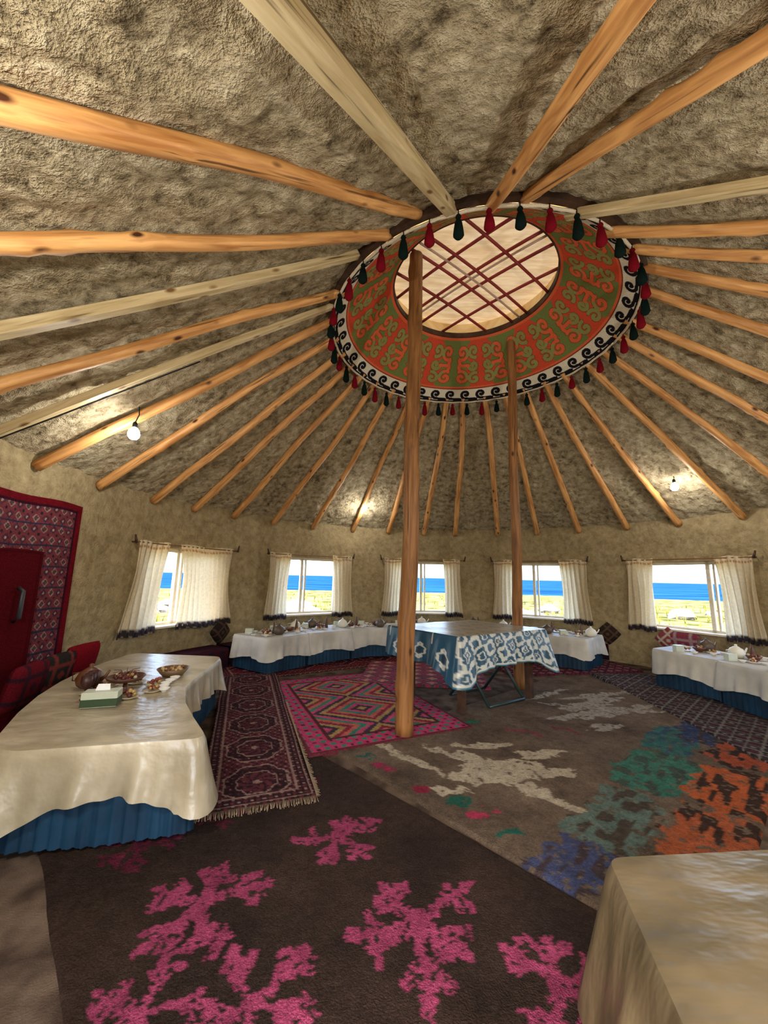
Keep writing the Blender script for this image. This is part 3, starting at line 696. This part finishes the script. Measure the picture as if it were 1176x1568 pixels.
# ---------------------------------------------------------------- tableware
def bowl(m,c,r,cl): m.lathe([(r*.4,0),(r*.45,0.01),(r*.8,r*.45),(r,r*.75),(r*.94,r*.75),(r*.75,r*.45),(r*.3,0.02)],c,18,0,cl)
def cup(m,c): bowl(m,c,0.045,lin((225,222,212)))
def plate(m,c,r,cl=(225,220,210)): m.lathe([(r*.6,0),(r,0.014),(r*.98,0.018),(r*.6,0.006)],c,22,0,lin(cl))
def goblet(m,c): m.lathe([(.034,0),(.01,.008),(.007,.07),(.03,.09),(.042,.13),(.038,.18),(.034,.18),(.036,.13),(.004,.09)],c,16,0,lin((60,30,26)))
def teapot(m,c,cl,s=1.0):
    m.lathe([(0.045*s,0),(0.07*s,0.02*s),(0.08*s,0.06*s),(0.06*s,0.10*s),(0.035*s,0.115*s),(0.03*s,0.12*s),(0.012*s,0.13*s),(0.014*s,0.145*s),(0.004*s,0.15*s)],c,20,0,lin(cl))
    m.tube([(c[0]+.07*s,c[1],c[2]+.05*s),(c[0]+.10*s,c[1],c[2]+.07*s),(c[0]+.125*s,c[1],c[2]+.11*s)],[.014*s,.01*s,.007*s],8,0,lin(cl))
    m.tube([(c[0]-.07*s,c[1],c[2]+.09*s),(c[0]-.115*s,c[1],c[2]+.085*s),(c[0]-.115*s,c[1],c[2]+.04*s),(c[0]-.07*s,c[1],c[2]+.035*s)],.006,6,0,lin(cl))
def fill(m,c,r,n,cols):
    for _ in range(n):
        a=random.uniform(0,6.28);q=random.uniform(0,r); s=random.uniform(.012,.02)
        m.lathe([(s*.3,0),(s,s*.6),(s*.7,s*1.4),(s*.1,s*1.7)],(c[0]+q*math.cos(a),c[1]+q*math.sin(a),c[2]+random.uniform(0,.03)),7,0,lin(random.choice(cols)))
def setting(p,rn,kind=0):
    m=MB(); z=p[2]
    bowl(m,p,0.09,lin((96,54,36))); fill(m,(p[0],p[1],z+.04),.065,20,[(130,44,34),(170,130,60),(90,50,26),(180,170,140),(50,26,18)])
    teapot(m,(p[0]+.22*math.cos(rn),p[1]+.22*math.sin(rn),z),(222,218,200) if kind else (86,70,56),1.25)
    for k in range(6):
        a=rn+1+k*0.8; cup(m,(p[0]+.28*math.cos(a),p[1]+.28*math.sin(a),z))
    for dA in(2.2,-1.2):
        q=(p[0]+.16*math.cos(rn+dA),p[1]+.16*math.sin(rn+dA)); plate(m,(q[0],q[1],z),.09); fill(m,(q[0],q[1],z+.01),.05,9,[(170,120,60),(210,200,170),(110,40,30)])
    m.tube([(p[0]+.1,p[1]+.12,z),(p[0]+.1,p[1]+.12,z+.02),(p[0]+.1,p[1]+.12,z+.12),(p[0]+.1,p[1]+.12,z+.20)],[.028,.032,.022,.009],10,0,lin((84,50,30)))
    m.box((p[0]-.30,p[1]+.02,z+.045),(.12,.08,.09),mi=0,col=lin((190,196,176)))
    return m.build('tea_set',[M_attr])
for i,(az,r) in enumerate(((146,3.85),(138,3.9),(128,3.9),(118,3.9),(110,3.9),(98,3.9),(78,3.9),(66,3.85),(56,3.85),(48,3.85),(20,3.85),(10,3.9),(0,3.8))): setting(cp(az,r,.581),i*1.3,i%2)
m=MB(); p=cp(-160.5,3.62,.581)
m.lathe([(.06,0),(.02,.015),(.016,.07),(.12,.09),(.15,.12),(.145,.125),(.11,.1),(.01,.085)],p,24,0,lin((86,50,34)))
fill(m,(p[0],p[1],p[2]+.10),.10,40,[(100,36,32),(80,36,24),(150,116,56),(90,54,36),(180,170,134)])
for k in range(6): 
    a=k*1.05; m.tube([(p[0],p[1],p[2]+.1),(p[0]+.05*math.cos(a),p[1]+.05*math.sin(a),p[2]+.17),(p[0]+.11*math.cos(a),p[1]+.11*math.sin(a),p[2]+.17)],.003,5,0,lin((90,50,36)))
for k in range(7):
    q=p+Vector((0.24*math.cos(k*.9),0.24*math.sin(k*.9),0)); plate(m,q,.08,(180,160,120)); fill(m,(q.x,q.y,q.z+.01),.055,12,[(80,36,28),(170,140,80),(130,56,38)])
q=p+Vector((0.12,0.55,0)); m.lathe([(.09,0),(.11,.02),(.15,.07),(.145,.07),(.1,.02)],q,22,0,lin((110,84,54))); fill(m,(q.x,q.y,q.z+.03),.11,40,[(160,120,70),(190,160,110),(120,80,44)])
m.build('fruit_stand',[M_attr])
m=MB(); p=cp(-163.5,3.95,.581); teapot(m,p,(96,58,34),1.35); m.build('teapot',[M_attr])
m=MB()
for k in range(5): 
    q=cp(-158.5-1.7*k,3.30+.02*math.sin(k),.581); cup(m,q)
for k in range(3): goblet(m,cp(-158-1.2*k,3.86,.581))
m.build('cups_and_goblets',[M_attr])
m=MB(); p=cp(-154.5,3.70,.640); X=Vector((0.95,0.3,0)).normalized(); Y=Vector((-X.y,X.x,0))
m.box(p,(0.24,0.12,0.11),X,Y,(0,0,1),0,lin((190,196,176))); m.box(p-Vector((0,0,0.022)),(0.243,0.123,0.06),X,Y,(0,0,1),0,lin((44,66,38)))
q=p+Vector((0,0,.055)); m.add([q-X*.05,q+X*.05,q+X*.04+Y*.02+Vector((0,0,.04)),q-X*.03-Y*.01+Vector((0,0,.05))],[(0,1,2,3)],0,True,lin((235,235,235)))
ob=m.build('tissue_box',[M_attr]); bv=ob.modifiers.new('b','BEVEL'); bv.width=.004

# ---------------------------------------------------------------- bulbs
def bulb(p,top,power):
    m=MB(); p=Vector(p); top=Vector(top)
    m.lathe([(.012,-.075),(.035,-.068),(.052,-.045),(.058,-.015),(.05,.02),(.03,.05),(.02,.06)],p,20,0)
    m.lathe([(.02,.055),(.024,.06),(.024,.10),(.015,.12),(.004,.125)],p,14,1,lin((20,20,20)))
    mid=(p+Vector((0,0,.12))).lerp(top,.5)+Vector((0.015,0.01,0))
    m.tube([p+Vector((0,0,.12)),mid,top],.006,6,1,lin((20,20,20)))
    m.build('hanging_bulb',[M_bulb,M_attr])
    l=bpy.data.lights.new('bulb_light','POINT'); l.energy=power; l.shadow_soft_size=0.05; l.color=(1,0.98,0.94)
    o=bpy.data.objects.new('bulb_light',l); o.location=p-Vector((0,0,.14)); col.objects.link(o)
BP=38
bulb((-2.70,3.93,3.07),(-2.70,3.96,3.38),BP*.6); bulb((-.44,8.56,3.14),(-.44,8.56,3.30),BP*.4); bulb((4.83,6.22,3.19),(4.83,6.22,3.36),BP*.4)
bulb((-1.3,.45,2.5),(-1.3,.45,3.0),BP*2.8); bulb((2.6,.9,2.6),(2.6,.9,3.15),BP*2.8); bulb((5.0,3.1,2.9),(5.0,3.1,3.2),BP)  # extra bulbs outside the view, added to brighten the room and near rafters
e,p1=rafter_lines[-162.5]
m=MB(); m.tube([e.lerp(p1,t)+Vector((0.0,0.0,-0.065)) for t in np.linspace(0.03,0.55,14)],.007,6,0); m.build('electric_cable',[M_black])

# ---------------------------------------------------------------- outside
m=MB(); v=[(1+48*math.cos(2*pi*k/64)*1.3,5+44*math.sin(2*pi*k/64),-0.2) for k in range(64)]; m.add(v,[tuple(range(64))],0,False); m.build('beach_ground',[M_beach])
m=MB(); m.add([(-3000,-3000,-0.5),(3000,-3000,-0.5),(3000,3000,-0.5),(-3000,3000,-0.5)],[(0,1,2,3)],0,False); m.build('sea_water',[M_sea])
m=MB()
for k in range(46):
    az=random.choice([random.uniform(20,70),random.uniform(110,170)]); r=random.uniform(9,26); s=random.uniform(.2,.7)*(1.0 if az<100 else 1.5)
    c=cp(az,r,-.2); V=[];n=8
    pr=[(0.2*s,-.1),(.9*s,0),(s,.25*s),(.7*s,.6*s),(.25*s,.75*s)]
    for rr,z in pr:
        for q in range(n):
            g=2*pi*q/n; r2=rr*(0.8+.4*random.random()); V.append((c.x+r2*math.cos(g),c.y+r2*math.sin(g),c.z+z))
    F=[(i*n+q,i*n+(q+1)%n,(i+1)*n+(q+1)%n,(i+1)*n+q) for i in range(4) for q in range(n)]+[tuple(range(4*n,5*n))]
    m.add(V,F,0,False)
m.build('beach_rocks',[M_rock])
m=MB()
for k in range(1500):
    az=random.uniform(5,175); r=random.uniform(6.5,34); c=cp(az,r,-.2); h0=random.uniform(.12,.45)
    for b_ in range(5):
        g=random.uniform(0,6.28); dx,dy=math.cos(g)*.12,math.sin(g)*.12; px,py=-dy*.2,dx*.2
        m.add([(c.x-px,c.y-py,c.z),(c.x+px,c.y+py,c.z),(c.x+dx,c.y+dy,c.z+h0)],[(0,1,2)],0,False)
m.build('shore_grass',[M_grass])

# ---------------------------------------------------------------- sun, sky, camera
w=bpy.data.worlds.new('sky'); scene.world=w; w.use_nodes=True; N=w.node_tree.nodes; L=w.node_tree.links
bg=N['Background']; sky=N.new('ShaderNodeTexSky'); sky.sky_type='NISHITA'; sky.sun_disc=False; sky.sun_elevation=rad(50); sky.sun_rotation=rad(200); sky.air_density=0.8; sky.dust_density=4.0
L.new(sky.outputs[0],bg.inputs['Color']); bg.inputs['Strength'].default_value=2.0
s=bpy.data.lights.new('sun','SUN'); s.energy=5; s.angle=rad(1); s.color=(1,0.96,0.9); so=bpy.data.objects.new('sun',s); so.rotation_euler=(rad(38),0,rad(-20)); col.objects.link(so)

cd=bpy.data.cameras.new('camera'); cam=bpy.data.objects.new('camera',cd); col.objects.link(cam); scene.camera=cam
cd.sensor_fit='HORIZONTAL'; cd.sensor_width=36; cd.lens=18.0; cd.clip_start=0.03; cd.clip_end=6000
p=rad(9.6); r=rad(1.2)
Rt=Vector((1,0,0)); U=Vector((0,-math.sin(p),math.cos(p))); Fw=Vector((0,math.cos(p),math.sin(p)))
X=Rt*math.cos(r)+U*math.sin(r); Y=-Rt*math.sin(r)+U*math.cos(r); Z=-Fw
mt=Matrix((X,Y,Z)).transposed().to_4x4(); mt.translation=Vector((0,0,1.6)); cam.matrix_world=mt
scene.view_settings.view_transform='Standard'
scene.view_settings.exposure=0.55
